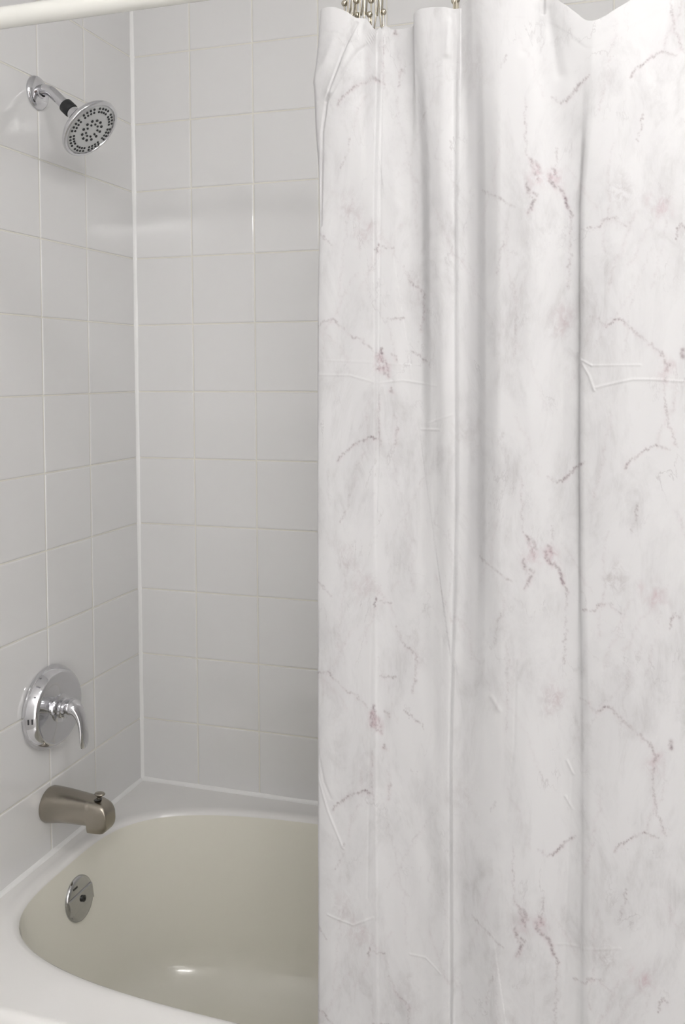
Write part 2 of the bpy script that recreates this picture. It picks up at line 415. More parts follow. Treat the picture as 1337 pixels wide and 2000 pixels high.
# lever: bonnet flowing outward then down into a flattened paddle
mb = MB()
cen_ = [(0.044, 0.000, 0.002), (0.049, 0.000, 0.004), (0.058, 0.000, 0.005), (0.066, 0.000, 0.0010), (0.0725, 0.000, -0.0080), (0.0775, 0.000, -0.0200), (0.0808, 0.000, -0.0350), (0.0825, 0.000, -0.0490), (0.0830, 0.000, -0.0610), (0.0825, 0.000, -0.0710), (0.0815, 0.0, -0.0765)]
rad = [(0.0060, 0.0060), (0.0165, 0.0165), (0.0195, 0.0170), (0.0165, 0.0125), (0.0135, 0.0090), (0.0120, 0.0068), (0.0122, 0.0056), (0.0136, 0.0048), (0.0146, 0.0042), (0.0120, 0.0034), (0.0050, 0.0018)]
sec = []
for k_, (p, (ry, rn)) in enumerate(zip(cen_, rad)):
    p0 = Vector(cen_[max(k_-1, 0)]); p1 = Vector(cen_[min(k_+1, len(cen_)-1)]); t = (p1-p0).normalized(); yv = Vector((0, 1, 0)); nv = t.cross(yv).normalized()
    sec.append([tuple(Vector(p)+yv*ry*math.cos(2*PI*i/32)+nv*rn*math.sin(2*PI*i/32)) for i in range(32)])
ellip_tube(mb, sec)
lv = mb.build('lever_handle', M['chrome'], va, smooth=True, angle=60)
s_ = lv.modifiers.new('smooth', 'SUBSURF'); s_.levels = 1; s_.render_levels = 2
# printed temperature marks on the sloping edge of the plate
def mark(name, ang, w, h, mt, off=0.0):
    """small raised mark on the bevelled flank, ang measured from straight up towards the camera side"""
    a0, b0 = (0.0805, 0.0120), (0.0728, 0.0260); f = 0.45+off
    r = a0[0]*(1-f)+b0[0]*f; x = a0[1]*(1-f)+b0[1]*f
    rad_ = Vector((0, -math.sin(ang), math.cos(ang))); tan = Vector((0, -math.cos(ang), -math.sin(ang)))
    sl = Vector((b0[1]-a0[1], 0, 0)) + rad_*(b0[0]-a0[0]); sl.normalize(); nn = Vector((-(b0[0]-a0[0]), 0, 0))+rad_*(b0[1]-a0[1]); nn.normalize()
    c = Vector((x, 0, 0))+rad_*r + nn*0.0002; mb = MB()
    vs = [c+tan*sx*w/2+sl*sy*h/2+nn*sn for sn in (-0.0004, 0.0003) for sx, sy in ((-1, -1), (1, -1), (1, 1), (-1, 1))]
    mb.add(vs, [(0, 1, 2, 3), (4, 5, 6, 7), (0, 1, 5, 4), (1, 2, 6, 5), (2, 3, 7, 6), (3, 0, 4, 7)]); return mb.build(name, mt, esc)
mark('temperature_mark', math.radians(91), 0.010, 0.0028, M['ink'], -0.22)
mark('temperature_mark', math.radians(91), 0.010, 0.0028, M['ink'], 0.22)
mark('temperature_mark', math.radians(42), 0.0024, 0.0080, M['greyink'], 0.0)
mark('temperature_mark', math.radians(57), 0.0030, 0.0040, M['greyink'], 0.1)

# ------------------------------------------------------------------ shower head
ZH = 1.510
sh = thing('wall_shower', 'chrome shower head with dark nozzles on a bent arm high on the left tiled wall', 'shower', (0, YF, D+ZH))
mb = MB(); lathe(mb, [(0.0320, 0.0003), (0.0325, 0.0020), (0.0310, 0.0048), (0.0260, 0.0078), (0.0180, 0.0098), (0.0120, 0.0105), (0.0112, 0.0135), (0.009, 0.0140)], (0, 0.001, -0.004), (1, 0, 0), 64)
mb.build('wall_flange', M['chrome'], sh, smooth=True, angle=50)
axis = Vector((0.735, 0.0, -0.678)).normalized()
pts = []; n_ = 14; Rb = 0.030; phi_end = math.atan2(0.678, 0.735)
xs0 = 0.017
for i in range(4): pts.append(Vector((0.004+(xs0-0.004)*i/4, 0, 0.0)))
for i in range(n_+1):
    ph = phi_end*i/n_; pts.append(Vector((xs0+Rb*math.sin(ph), 0, -Rb*(1-math.cos(ph)))))
end = pts[-1]+axis*0.040; pts.append(end)
mb = MB(); tube(mb, pts, 0.0105, 28); mb.build('shower_arm', M['chrome'], sh, smooth=True)
mb = MB(); lathe(mb, [(0.0105, -0.001), (0.0138, 0.0), (0.0142, 0.002), (0.0142, 0.017), (0.0135, 0.0185), (0.010, 0.0190)], end-axis*0.002, axis, 40); mb.build('swivel_nut', M['rubber'], sh, smooth=True)
hb = end+axis*0.0335
mb = MB()
lathe(mb, [(0.0112, -0.0175), (0.0125, -0.014), (0.0155, 0.0010), (0.0170, 0.0100), (0.0200, 0.0150), (0.0310, 0.0205), (0.0450, 0.0245), (0.0560, 0.0280), (0.0608, 0.0330), (0.0622, 0.0370), (0.0613, 0.0400), (0.0590, 0.0412), (0.0556, 0.0415), (0.0543, 0.0398), (0.0540, 0.036)], hb, axis, 96)
shell = mb.build('head_shell', M['chrome'], sh, smooth=True, angle=50)
mb = MB(); lathe(mb, [(0.0546, 0.0380), (0.0532, 0.0402), (0.048, 0.0412), (0.035, 0.0420), (0.0200, 0.0424), (0.0, 0.0425)], hb, axis, 96)
face = mb.build('spray_face', M['satin'], sh, smooth=True, angle=50)
_, fu, fv = basis(axis)
def nozzle(r, a, s=0.0021):
    r *= 0.95; s *= 1.18
    d = 0.0402+0.0023*(1-(r/0.056)**2)
    c = hb+axis*(d-0.001)+(fu*math.cos(a)+fv*math.sin(a))*r; mb = MB()
    lathe(mb, [(s*1.05, 0), (s, 0.0018), (s*0.8, 0.0026), (0, 0.0027)], c, axis, 12); return mb.build('nozzle', M['rubber'], face, smooth=True)
for g in range(8):
    for k in range(4):
        nozzle(0.0505, 2*PI*(g+(k-1.5)*0.215)/8+0.10)
    for k in range(4): nozzle(0.0430, 2*PI*(g+(k-1.5)*0.215)/8+0.10, 0.0020)
for k in range(12): nozzle(0.0235, 2*PI*k/12+0.2, 0.0024)
for k in range(9): nozzle(0.0145, 2*PI*k/9, 0.0019)

# ------------------------------------------------------------------ curtain rod
RYc, RZc, RR = -0.760, D+1.4650, 0.0145
rod = thing('curtain_rod', 'cream white straight shower curtain rod running across above the tub', 'curtain rod', (0, RYc, RZc))
mb = MB(); tube(mb, [(0.003+ (TX-0.006)*i/20, 0, 0) for i in range(21)], RR, 40); mb.build('rod_tube', M['rod'], rod, smooth=True)
for x, d in ((0.0005, 1), (TX-0.0005, -1)):
    mb = MB(); lathe(mb, [(0.030, 0), (0.031, 0.004), (0.026, 0.012), (0.019, 0.016), (0.0165, 0.026), (0.0146, 0.027)], (x, 0, 0), (d, 0, 0), 48); mb.build('end_flange', M['rod'], rod, smooth=True)

# ------------------------------------------------------------------ shower curtain
# fold profile: s runs along the cloth; x and depth y at mid height, hem height and hem x at the top
K = [ # x_mid,  y_mid,   x_top,  y_top,   z_top,  x_low,  y_low
 (0.7335, -0.7780, 0.7437, -0.7820, 1.4066, 0.7290, -0.778),
 (0.7380, -0.7850, 0.7470, -0.7880, 1.4072, 0.7330, -0.783),
 (0.7560, -0.7885, 0.7620, -0.7925, 1.4062, 0.7530, -0.787),
 (0.7768, -0.7885, 0.7810, -0.7910, 1.3985, 0.7740, -0.787),
 (0.7960, -0.7885, 0.7925, -0.7850, 1.3920, 0.7960, -0.787),
 (0.8040, -0.7880, 0.8006, -0.7800, 1.3925, 0.8020, -0.787),
 (0.8120, -0.7875, 0.8154, -0.7820, 1.3753, 0.8100, -0.787),
 (0.8154, -0.7800, 0.8200, -0.7700, 1.3870, 0.8140, -0.785),
 (0.8364, -0.7770, 0.8328, -0.7680, 1.3800, 0.8350, -0.782),
 (0.8559, -0.7710, 0.8600, -0.7780, 1.3775, 0.8550, -0.7825),
 (0.8674, -0.7715, 0.8634, -0.7870, 1.3885, 0.8680, -0.7825),
 (0.8847, -0.7900, 0.8780, -0.7920, 1.3915, 0.8840, -0.7850),
 (0.9005, -0.7960, 0.8980, -0.7920, 1.3900, 0.8960, -0.789),
 (0.9132, -0.7940, 0.9110, -0.7870, 1.3880, 0.9030, -0.790),
 (0.9145, -0.7885, 0.9140, -0.7820, 1.3895, 0.9050, -0.788),
 (0.9110, -0.7760, 0.9160, -0.7770, 1.3915, 0.9055, -0.782),
 (0.9140, -0.7660, 0.9180, -0.7730, 1.3935, 0.9065, -0.776),
 (0.9224, -0.7640, 0.9236, -0.7760, 1.3985, 0.9150, -0.774),
 (0.9348, -0.7680, 0.9350, -0.7840, 1.4010, 0.9300, -0.777),
 (0.9502, -0.7820, 0.9480, -0.7890, 1.4015, 0.9480, -0.783),
 (0.9685, -0.7905, 0.9685, -0.7910, 1.4010, 0.9685, -0.788),
 (0.9986, -0.7905, 0.9950, -0.7880, 1.3970, 0.9960, -0.789),
 (1.0223, -0.7840, 1.0157, -0.7820, 1.3935, 1.0180, -0.785),
 (1.0399, -0.7770, 1.0387, -0.7860, 1.3785, 1.0350, -0.781),
 (1.0500, -0.7775, 1.0530, -0.7880, 1.3655, 1.0450, -0.779),
 (1.0568, -0.7785, 1.0620, -0.7890, 1.3570, 1.0540, -0.780),
 (1.0578, -0.7818, 1.0670, -0.7895, 1.3545, 1.0600, -0.782),
 (1.0580, -0.7850, 1.0720, -0.7900, 1.3540, 1.0640, -0.785),
 (1.0640, -0.7900, 1.0800, -0.7895, 1.3560, 1.0720, -0.788),
 (1.0972, -0.7920, 1.0951, -0.7880, 1.3640, 1.1000, -0.790),
 (1.1250, -0.7905, 1.1170, -0.7850, 1.3760, 1.1270, -0.789),
 (1.1473, -0.7880, 1.1441, -0.7810, 1.3900, 1.1480, -0.786),
 (1.1664, -0.7800, 1.1680, -0.7780, 1.3950, 1.1660, -0.782),
 (1.1853, -0.7700, 1.1850, -0.7850, 1.3950, 1.1850, -0.777),
 (1.2200, -0.7750, 1.2200, -0.7900, 1.3800, 1.2200, -0.780),
 (1.2500, -0.7900, 1.2500, -0.7900, 1.3750, 1.2500, -0.788),
 (1.2900, -0.7850, 1.2900, -0.7800, 1.3940, 1.2900, -0.785),
 (1.3300, -0.7700, 1.3300, -0.7850, 1.3780, 1.3300, -0.775),
 (1.3700, -0.7880, 1.3700, -0.7880, 1.3780, 1.3700, -0.786),
 (1.4100, -0.7800, 1.4100, -0.7800, 1.3940, 1.4100, -0.782),
 (1.4500, -0.7750, 1.4500, -0.7850, 1.3850, 1.4500, -0.778),
 (1.4900, -0.7850, 1.4900, -0.7850, 1.3900, 1.4900, -0.784),
]
K = np.array(K)
kx = np.concatenate([[0], np.cumsum(np.hypot(np.diff(K[:, 0]), np.diff(K[:, 1])))])
def pchip(x, y, q):
    h = np.diff(x); dl = np.diff(y)/h; d = np.zeros_like(y)
    for i in range(1, len(x)-1):
        if dl[i-1]*dl[i] > 0:
            w1 = 2*h[i]+h[i-1]; w2 = h[i]+2*h[i-1]; d[i] = (w1+w2)/(w1/dl[i-1]+w2/dl[i])
    d[0] = dl[0]; d[-1] = dl[-1]
    i = np.clip(np.searchsorted(x, q)-1, 0, len(x)-2); t = (q-x[i])/h[i]
    return ((2*t**3-3*t**2+1)*y[i] + (t**3-2*t**2+t)*h[i]*d[i] + (-2*t**3+3*t**2)*y[i+1] + (t**3-t**2)*h[i]*d[i+1])
s_fine = kx[np.argmin(abs(K[:, 0]-1.1853))]
ss = np.concatenate([np.arange(0, s_fine, 0.0009), np.arange(s_fine, kx[-1], 0.004), [kx[-1]]])
prof = [pchip(kx, K[:, i], ss) for i in range(7)]
xm, ym, xt, yt, zt, xl, yl = prof
ZB = -0.34
tt = np.concatenate([np.arange(0, 1.30, 0.0009), np.arange(1.30, 1.74, 0.01), [1.74]])   # distance below the hem, stretched to fit
def smooth(a, b, x): t = np.clip((x-a)/(b-a), 0, 1); return t*t*(3-2*t)
Tn = tt[:, None]
blend_h = 1-smooth(0.0, 0.55, Tn)                        # how far down the hem's uneven height is felt
zref = 1.400
Zg = (zref - Tn) + (zt-zref)[None, :]*blend_h
wt = 1-smooth(0.0, 0.24, Tn)
lo_ = (1-smooth(0.890, 0.915, xm))[None, :]
wl = smooth(0.55-0.25*lo_, 0.95-0.30*lo_, Tn)
wm = (1-wl)
Xg = xt*wt + (1-wt)*(xm*wm + xl*wl)
Yg = yt*wt + (1-wt)*(ym*wm + yl*wl)
# the outer hem swings out to a corner a little below the top
edge = np.exp(-np.maximum(xm-0.7335, 0)/0.018)[None, :]
zz = np.array([1.42, 1.407, 1.358, 1.3207, 1.2641, 1.2133, 1.156, 1.042, 0.78, 0.45, 0.12, -0.4])
ex = np.array([.7444, .7437, .7387, .7338, .7348, .7385, .7395, .7361, .7337, .7318, .7288, .728])
Xe = np.interp(Zg, zz[::-1], ex[::-1])
Xg = Xg + (Xe - Xg[:, :1])*edge
# pressed creases, gathers and little wrinkles as real relief
def seg_dist(P, X, Z):
    d = np.full(X.shape, 1e3)
    for (x0, z0), (x1, z1) in zip(P, P[1:]):
        dx, dz = x1-x0, z1-z0; L2 = dx*dx+dz*dz+1e-12
        t = np.clip(((X-x0)*dx+(Z-z0)*dz)/L2, 0, 1)
        d = np.minimum(d, np.hypot(X-x0-t*dx, Z-z0-t*dz))
    return d
EXT = {}
def region(P, X, Z, pad):
    xs = [p[0] for p in P]; zs = [p[1] for p in P]
    if 'zmn' not in EXT: EXT.update(zmn=Z.min(1), zmx=Z.max(1), xmn=X.min(0), xmx=X.max(0))
    rows = np.where((EXT['zmn'] < max(zs)+pad) & (EXT['zmx'] > min(zs)-pad))[0]; cols = np.where((EXT['xmx'] > min(xs)-pad) & (EXT['xmn'] < max(xs)+pad))[0]
    if len(rows) == 0 or len(cols) == 0: return None
    return slice(rows[0], rows[-1]+1), slice(cols[0], cols[-1]+1)
def relief(P, amp, w):
    r = region(P, Xg, Zg, 4*w+0.004)
    if r is None: return
    d = seg_dist(P, Xg[r], Zg[r]); Yrel[r] += -amp*np.exp(-(d/w)**2)
Yrel = np.zeros_like(Yg)
for P, a, w in (
  ([(0.792, 1.386), (0.7753, 1.3477), (0.7536, 1.2938), (0.7473, 1.2568), (0.743, 1.1435)], -0.0022, 0.0016),
  ([(0.8154, 1.3729), (0.7938, 1.3519), (0.7617, 1.3025), (0.7536, 1.2938)], -0.0018, 0.0015),
  ([(0.805, 1.380), (0.783, 1.345), (0.760, 1.305)], 0.0042, 0.0075),
  ([(0.7340, 1.322), (0.752, 1.340), (0.765, 1.365)], 0.0030, 0.008),
  ([(0.8196, 1.370), (0.8186, 1.1333), (0.8168, 1.0399), (0.815, 0.9458), (0.8158, 0.8511), (0.8134, 0.7876)], -0.0006, 0.0010),
  ([(0.8134, 0.7876), (0.806, 0.60), (0.800, 0.30)], -0.0003, 0.0016),
  ([(0.9854, 0.6174), (0.9836, 0.5186), (0.9745, 0.4243)], -0.0004, 0.0018),
  ([(0.9115, 1.384), (0.913, 1.36)], -0.0025, 0.0020),
  ([(0.9085, 1.37), (0.906, 1.335)], 0.0025, 0.0050),
  ([(1.0157, 1.388), (1.0157, 1.372)], -0.0020, 0.0018),
  ([(1.010, 1.375), (0.995, 1.33)], -0.0016, 0.0060),
  ([(1.021, 1.375), (1.034, 1.30)], -0.0016, 0.0060),
  ([(1.0157, 1.37), (1.017, 1.31)], 0.0007, 0.0070),
  ([(1.053, 0.56), (1.047, 0.40), (1.040, 0.2)], -0.0004, 0.0018),
  # fold lines from the packet
  ([(0.7464, 0.9754), (0.798, 0.973), (0.8437, 0.9695), (0.8884, 0.9679)], 0.00018, 0.0012),
  ([(0.7388, 0.9575), (0.78, 0.9567), (0.8143, 0.9471), (0.8449, 0.9501), (0.8902, 0.9432)], 0.0005, 0.0013),
  ([(0.8691, 0.8904), (0.8938, 0.8907)], 0.00055, 0.0013), ([(0.8799, 0.8986), (0.9114, 0.9094)], 0.0004, 0.0013),
  ([(1.0711, 0.9665), (1.1244, 0.9667)], 0.0005, 0.0012),
  ([(1.0557, 0.9808), (1.0609, 0.9678), (1.0683, 0.9554), (1.0741, 0.9384)], 0.0011, 0.0013),
  ([(1.060, 0.973), (1.0711, 0.9665)], 0.0008, 0.0012),
  ([(1.0758, 0.9413), (1.0967, 0.9465), (1.1162, 0.9506), (1.1355, 0.9505), (1.172, 0.9481)], 0.0007, 0.0013),
  ([(1.0764, 0.9366), (1.0684, 0.9249)], 0.0004, 0.0012),
  ([(1.044, 0.5013), (1.051, 0.487)], 0.0009, 0.0015), ([(1.0423, 0.4584), (1.0506, 0.4443)], 0.0009, 0.0015),
  ([(1.0349, 0.2799), (1.06, 0.281), (1.1049, 0.2929)], 0.0004, 0.0016),
  ([(0.7333, 0.4464), (0.7468, 0.4051), (0.7671, 0.3584)], 0.0009, 0.0014),
  ([(0.7333, 0.480), (0.742, 0.44), (0.752, 0.42)], -0.0008, 0.0020),
  ([(0.7457, 0.2685), (0.7801, 0.2612), (0.8072, 0.2759)], 0.0006, 0.0013),
  ([(0.8535, 0.2352), (0.8731, 0.2344), (0.8925, 0.22)], 0.0005, 0.0012),
  ([(0.9561, 0.5702), (0.9653, 0.5569)], 0.0008, 0.0030)):
    relief(P, a, w)
# stitched hem: doubled cloth down to the seam
Yrel += -0.00025*(1-smooth(0.0270, 0.0320, Tn))
# broad soft undulation
def vnoise(X, Z, fx, fz, seed):
    r = np.random.default_rng(seed); g = r.normal(size=(64, 64)); x = (X*fx) % 60; z = (Z*fz+20) % 60
    i = x.astype(int); j = z.astype(int); u = x-i; v = z-j; u = u*u*(3-2*u); v = v*v*(3-2*v)
    return g[i, j]*(1-u)*(1-v)+g[i+1, j]*u*(1-v)+g[i, j+1]*(1-u)*v+g[i+1, j+1]*u*v
Yrel += 0.0011*vnoise(Xg, Zg, 22, 4.5, 3) + 0.00035*vnoise(Xg+Zg*0.15, Zg, 60, 14, 4)
Yg = Yg + Yrel
Zg = np.maximum(Zg, ZB)
nr, nc = Xg.shape
co = np.stack([Xg, Yg, Zg+D], -1).reshape(-1, 3).astype(np.float32)

# ---- the print: veins, mauve flecks and grey clouds, repeating down the cloth
vein = np.zeros((nr, nc), np.float32); pink = np.zeros((nr, nc), np.float32); cloud = np.zeros((nr, nc), np.float32); pcloud = np.zeros((nr, nc), np.float32)
PX, PZ = Xg, Zg
def stamp(A, x, z, r, a, rz=None):
    rz = rz or r; reg = region([(x, z)], PX, PZ, 3*max(r, rz))
    if reg is None: return
    d = ((PX[reg]-x)/r)**2+((PZ[reg]-z)/rz)**2
    A[reg] = np.maximum(A[reg], a*np.exp(-d)) if A is vein else A[reg]+a*np.exp(-d)
reps = ((0, 0, 0), (0.004, 0.438, 0), (-0.010, -0.444, 0), (-0.021, -0.888, 0))
def stroke(P, inten, w=0.0009, pk=0.5, jit=0.00075, step=0.0007, seed=0, gap=0.15):
    P = np.array(P); w = w*0.76; inten = min(1.3, inten*1.35)
    for ri, (ox, oz, _) in enumerate(reps):
        r = np.random.default_rng(1000+seed); jx = jz = 0.0; env = 0.6
        for (x0, z0), (x1, z1) in zip(P, P[1:]):
            n = max(1, int(math.hypot(x1-x0, z1-z0)/step))
            for i in range(n):
                t = i/n; jx = jx*0.6+r.normal(0, jit); jz = jz*0.6+r.normal(0, jit)
                env = np.clip(env*0.8+0.2*r.uniform(-0.2, 1.4), 0.05, 1.0)
                x = x0+(x1-x0)*t+jx+ox; z = z0+(z1-z0)*t+jz+oz
                stamp(vein, x, z, w*(0.8+0.6*env), inten*env*(0.9 if r.random() > gap else 0.35), w*(0.9+0.9*env))
                if pk: stamp(pink, x+r.normal(0, 0.0015), z+r.normal(0, 0.0015)-0.001, 0.0026, pk*0.085*env)
def blob(x, z, r_, pk, gy, seed, n=26, asp=1.3):
    for ox, oz, _ in reps:
        r = np.random.default_rng(2000+seed)
        for i in range(n):
            dx, dz = r.normal(0, r_*0.5), r.normal(0, r_*0.5*asp); q = r.uniform(0.002, 0.0055)
            stamp(pcloud, x+dx+ox, z+dz+oz, q, pk*0.26*r.uniform(.3, 1), q*1.4)
            stamp(cloud, x+dx*1.3+ox, z+dz*1.3+oz, q*1.8, gy*0.15*r.uniform(.3, 1), q*2.2)
V = [
 ([(0.7638, 0.8499), (0.7672, 0.8564), (0.7841, 0.8695), (0.8054, 0.8801), (0.8139, 0.8783)], 0.85, .0010, .9),
 ([(0.7359, 1.0165), (0.7516, 1.0257), (0.7597, 1.0268), (0.765, 1.021)], 0.7, .0010, .5),
 ([(0.765, 1.021), (0.7849, 1.0041), (0.7949, 1.0014), (0.8145, 0.9835), (0.821, 0.9759)], 0.5, .0010, .8),
 ([(0.8192, 0.9898), (0.8229, 0.9584)], 0.9, .0013, 1.6), ([(0.8158, 0.9835), (0.8164, 0.9615)], 0.7, .0010, 1.6), ([(0.825, 0.974), (0.828, 0.955)], 0.5, .0010, 1.4),
 ([(0.8309, 0.9846), (0.8405, 0.9758)], 0.5, .0010, .8), ([(0.8319, 0.9414), (0.8332, 0.9345), (0.829, 0.937)], 0.7, .0012, 1.2),
 ([(0.8175, 0.9332), (0.8159, 0.8828), (0.8185, 0.8689)], 0.45, .0009, .8), ([(0.837, 0.9145), (0.8381, 0.8781)], 0.3, .0008, .5),
 ([(0.8278, 1.0259), (0.8472, 1.0267)], 0.6, .0009, .3), ([(0.8475, 1.0886), (0.857, 1.0685), (0.8729, 1.0569), (0.8715, 1.0261), (0.8663, 1.0065)], 0.45, .0009, .7),
 ([(0.8573, 0.9861), (0.8726, 0.9754), (0.884, 0.9661)], 0.55, .0010, .2), ([(0.779, 0.8087), (0.7768, 0.7926), (0.7666, 0.7741)], 0.5, .0008, .2),
 ([(0.8395, 0.8925), (0.8355, 0.8705)], 0.55, .0009, .7), ([(0.8129, 0.6823), (0.8115, 0.6694)], 0.9, .0010, .2), ([(0.8175, 0.6756), (0.8326, 0.6741)], 0.5, .0008, .1),
 ([(0.7332, 0.6984), (0.7557, 0.6784)], 0.4, .0009, .3), ([(0.8721, 0.8306), (0.8656, 0.821)], 0.45, .0009, .1),
 ([(0.9974, 0.7678), (1.0016, 0.7577), (1.0081, 0.7423)], 0.6, .0012, 1.5), ([(1.003, 0.764), (1.010, 0.750)], 0.5, .0014, 1.6), ([(0.9938, 0.7391), (0.9962, 0.727), (1.000, 0.722)], 0.8, .0014, 1.3),
 ([(1.0016, 0.7286), (1.0064, 0.724)], 0.8, .0015, 1.3), ([(1.0022, 0.7195), (0.9985, 0.710), (0.9938, 0.7025)], 0.75, .0014, 1.5),
 ([(1.0223, 0.7569), (1.0259, 0.7469)], 0.7, .0012, 1.3), ([(1.02, 0.7417), (1.0283, 0.735), (1.0353, 0.7257), (1.04, 0.7098)], 0.9, .0014, 1.3), ([(1.019, 0.750), (1.024, 0.735)], 0.6, .0012, 1.4),
 ([(0.9914, 0.8371), (0.9926, 0.7948), (0.9938, 0.7694)], 0.4, .0008, .4), ([(1.0258, 0.7794), (1.027, 0.7602)], 0.45, .0009, .3),
 ([(1.04, 0.7098), (1.0447, 0.7011), (1.041, 0.700)], 0.8, .0010, .5), ([(1.043, 0.701), (1.0424, 0.6708), (1.0402, 0.6163)], 0.4, .0009, .3),
 ([(0.9409, 0.7373), (0.9513, 0.7305), (0.9636, 0.7239), (0.9745, 0.7147), (0.9806, 0.7121)], 0.45, .0011, .1), ([(0.9672, 0.6725), (0.9623, 0.6555), (0.9592, 0.6355)], 0.4, .0008, .2),
 ([(1.021, 0.8392), (1.0328, 0.8294)], 0.35, .0009, .4), ([(1.0328, 0.8294), (1.0427, 0.8356), (1.0525, 0.8478), (1.0629, 0.8569)], 1.0, .0011, .8),
 ([(0.9715, 0.8881), (0.9637, 0.8729)], 0.4, .0009, .0), ([(0.9824, 1.0684), (0.9854, 1.0354), (0.9842, 0.9756)], 0.25, .0008, .2),
 ([(1.0687, 1.0239), (1.0795, 1.0184), (1.0874, 1.0107)], 0.4, .0009, .8), ([(1.0874, 1.0107), (1.0919, 1.0129), (1.0964, 1.0186), (1.1025, 1.0185), (1.1076, 1.0137)], 0.85, .0009, .7),
 ([(1.1076, 1.0137), (1.1215, 1.0002), (1.1287, 0.996), (1.1463, 0.9797)], 0.45, .0011, .9), ([(1.1463, 0.9797), (1.1535, 0.9671)], 0.7, .0013, 1.3),
 ([(1.1508, 0.9596), (1.1573, 0.967)], 0.6, .0012, 1.3), ([(1.1503, 0.9539), (1.1525, 0.9482)], 0.7, .0012, 1.3), ([(1.1503, 0.9453), (1.1516, 0.9166), (1.1588, 0.888), (1.166, 0.8737)], 0.5, .0009, .7),
 ([(1.1696, 0.9851), (1.1707, 0.9749)], 1.0, .0022, 1.6),
 ([(1.0633, 0.6856), (1.072, 0.6838), (1.0794, 0.6927)], 0.85, .0010, .8), ([(1.0794, 0.6927), (1.092, 0.6936), (1.1045, 0.6826)], 0.45, .0009, .6),
 ([(1.1083, 0.8493), (1.1138, 0.8581), (1.1277, 0.8701), (1.1414, 0.8773)], 0.95, .0010, .9), ([(1.1414, 0.8773), (1.1469, 0.8745), (1.1578, 0.8718)], 0.4, .0009, .5),
 ([(1.1213, 0.8088), (1.1197, 0.7941), (1.1142, 0.7763)], 0.6, .0008, .2), ([(1.1617, 0.6857), (1.1579, 0.6691)], 0.8, .0010, .6), ([(1.1617, 0.6845), (1.1688, 0.6816)], 0.6, .0010, .5),
]
for i, (P, a, w, pk) in enumerate(V): stroke(P, a, w, pk, seed=i)
for i, a in enumerate([(0.793, 0.6938, 0.014, 1.0, 1.2), (1.0394, 1.0222, 0.013, 1.1, 1.3), (1.1379, 0.7044, 0.013, 1.5, 0.8), (1.0975, 0.7224, 0.014, 0.2, 1.3), (1.004, 0.745, 0.010, 1.0, 0.3),
        (1.026, 0.745, 0.009, 0.9, 0.4), (1.152, 0.957, 0.011, 0.9, 0.4), (0.820, 0.970, 0.010, 0.8, 0.5), (0.86, 0.62, 0.02, 0.2, 1.2), (0.93, 0.89, 0.018, 0.2, 1.4), (0.775, 0.73, 0.016, 0.4, 1.0)]):
    blob(*a, seed=i)
# long faint streaks wandering down the cloth
r0 = np.random.default_rng(5)
for i in range(34):
    x = r0.uniform(0.73, 1.18); z = r0.uniform(0.55, 1.0); P = [(x, z)]
    dr = r0.choice([-1, 1])*r0.uniform(0.1, 0.8)
    for k in range(r0.integers(3, 7)): x += 0.015*dr+r0.normal(0, .005); z -= r0.uniform(0.008, 0.03); P.append((x, z))
    stroke(P, r0.uniform(0.08, 0.22), 0.0009, r0.uniform(0, .5), seed=100+i, gap=0.4)
cols = np.zeros((nr*nc, 4), np.float32)
cols[:, 0] = np.clip(vein, 0, 1).ravel(); cols[:, 1] = np.clip(pink*0.8+pcloud*0.5, 0, 1).ravel(); cols[:, 2] = np.clip(cloud, 0, 1).ravel(); cols[:, 3] = 1

me = bpy.data.meshes.new('shower_curtain')
idx = np.arange(nr*nc).reshape(nr, nc)
quads = np.stack([idx[:-1, :-1], idx[1:, :-1], idx[1:, 1:], idx[:-1, 1:]], -1).reshape(-1, 4)
me.vertices.add(nr*nc); me.vertices.foreach_set('co', co.ravel())
me.loops.add(quads.size); me.loops.foreach_set('vertex_index', quads.ravel().astype(np.int32))
me.polygons.add(len(quads)); me.polygons.foreach_set('loop_start', (np.arange(len(quads))*4).astype(np.int32)); me.polygons.foreach_set('loop_total', np.full(len(quads), 4, np.int32))
me.polygons.foreach_set('use_smooth', np.ones(len(quads), bool))
me.update(calc_edges=True); me.validate()
at = me.attributes.new('print', 'FLOAT_COLOR', 'POINT'); at.data.foreach_set('color', cols.ravel())
cur = bpy.data.objects.new('shower_curtain', me); COL.objects.link(cur)
cur['label'] = 'white marble print fabric shower curtain with grey and mauve veins hanging beside the tub'; cur['category'] = 'shower curtain'

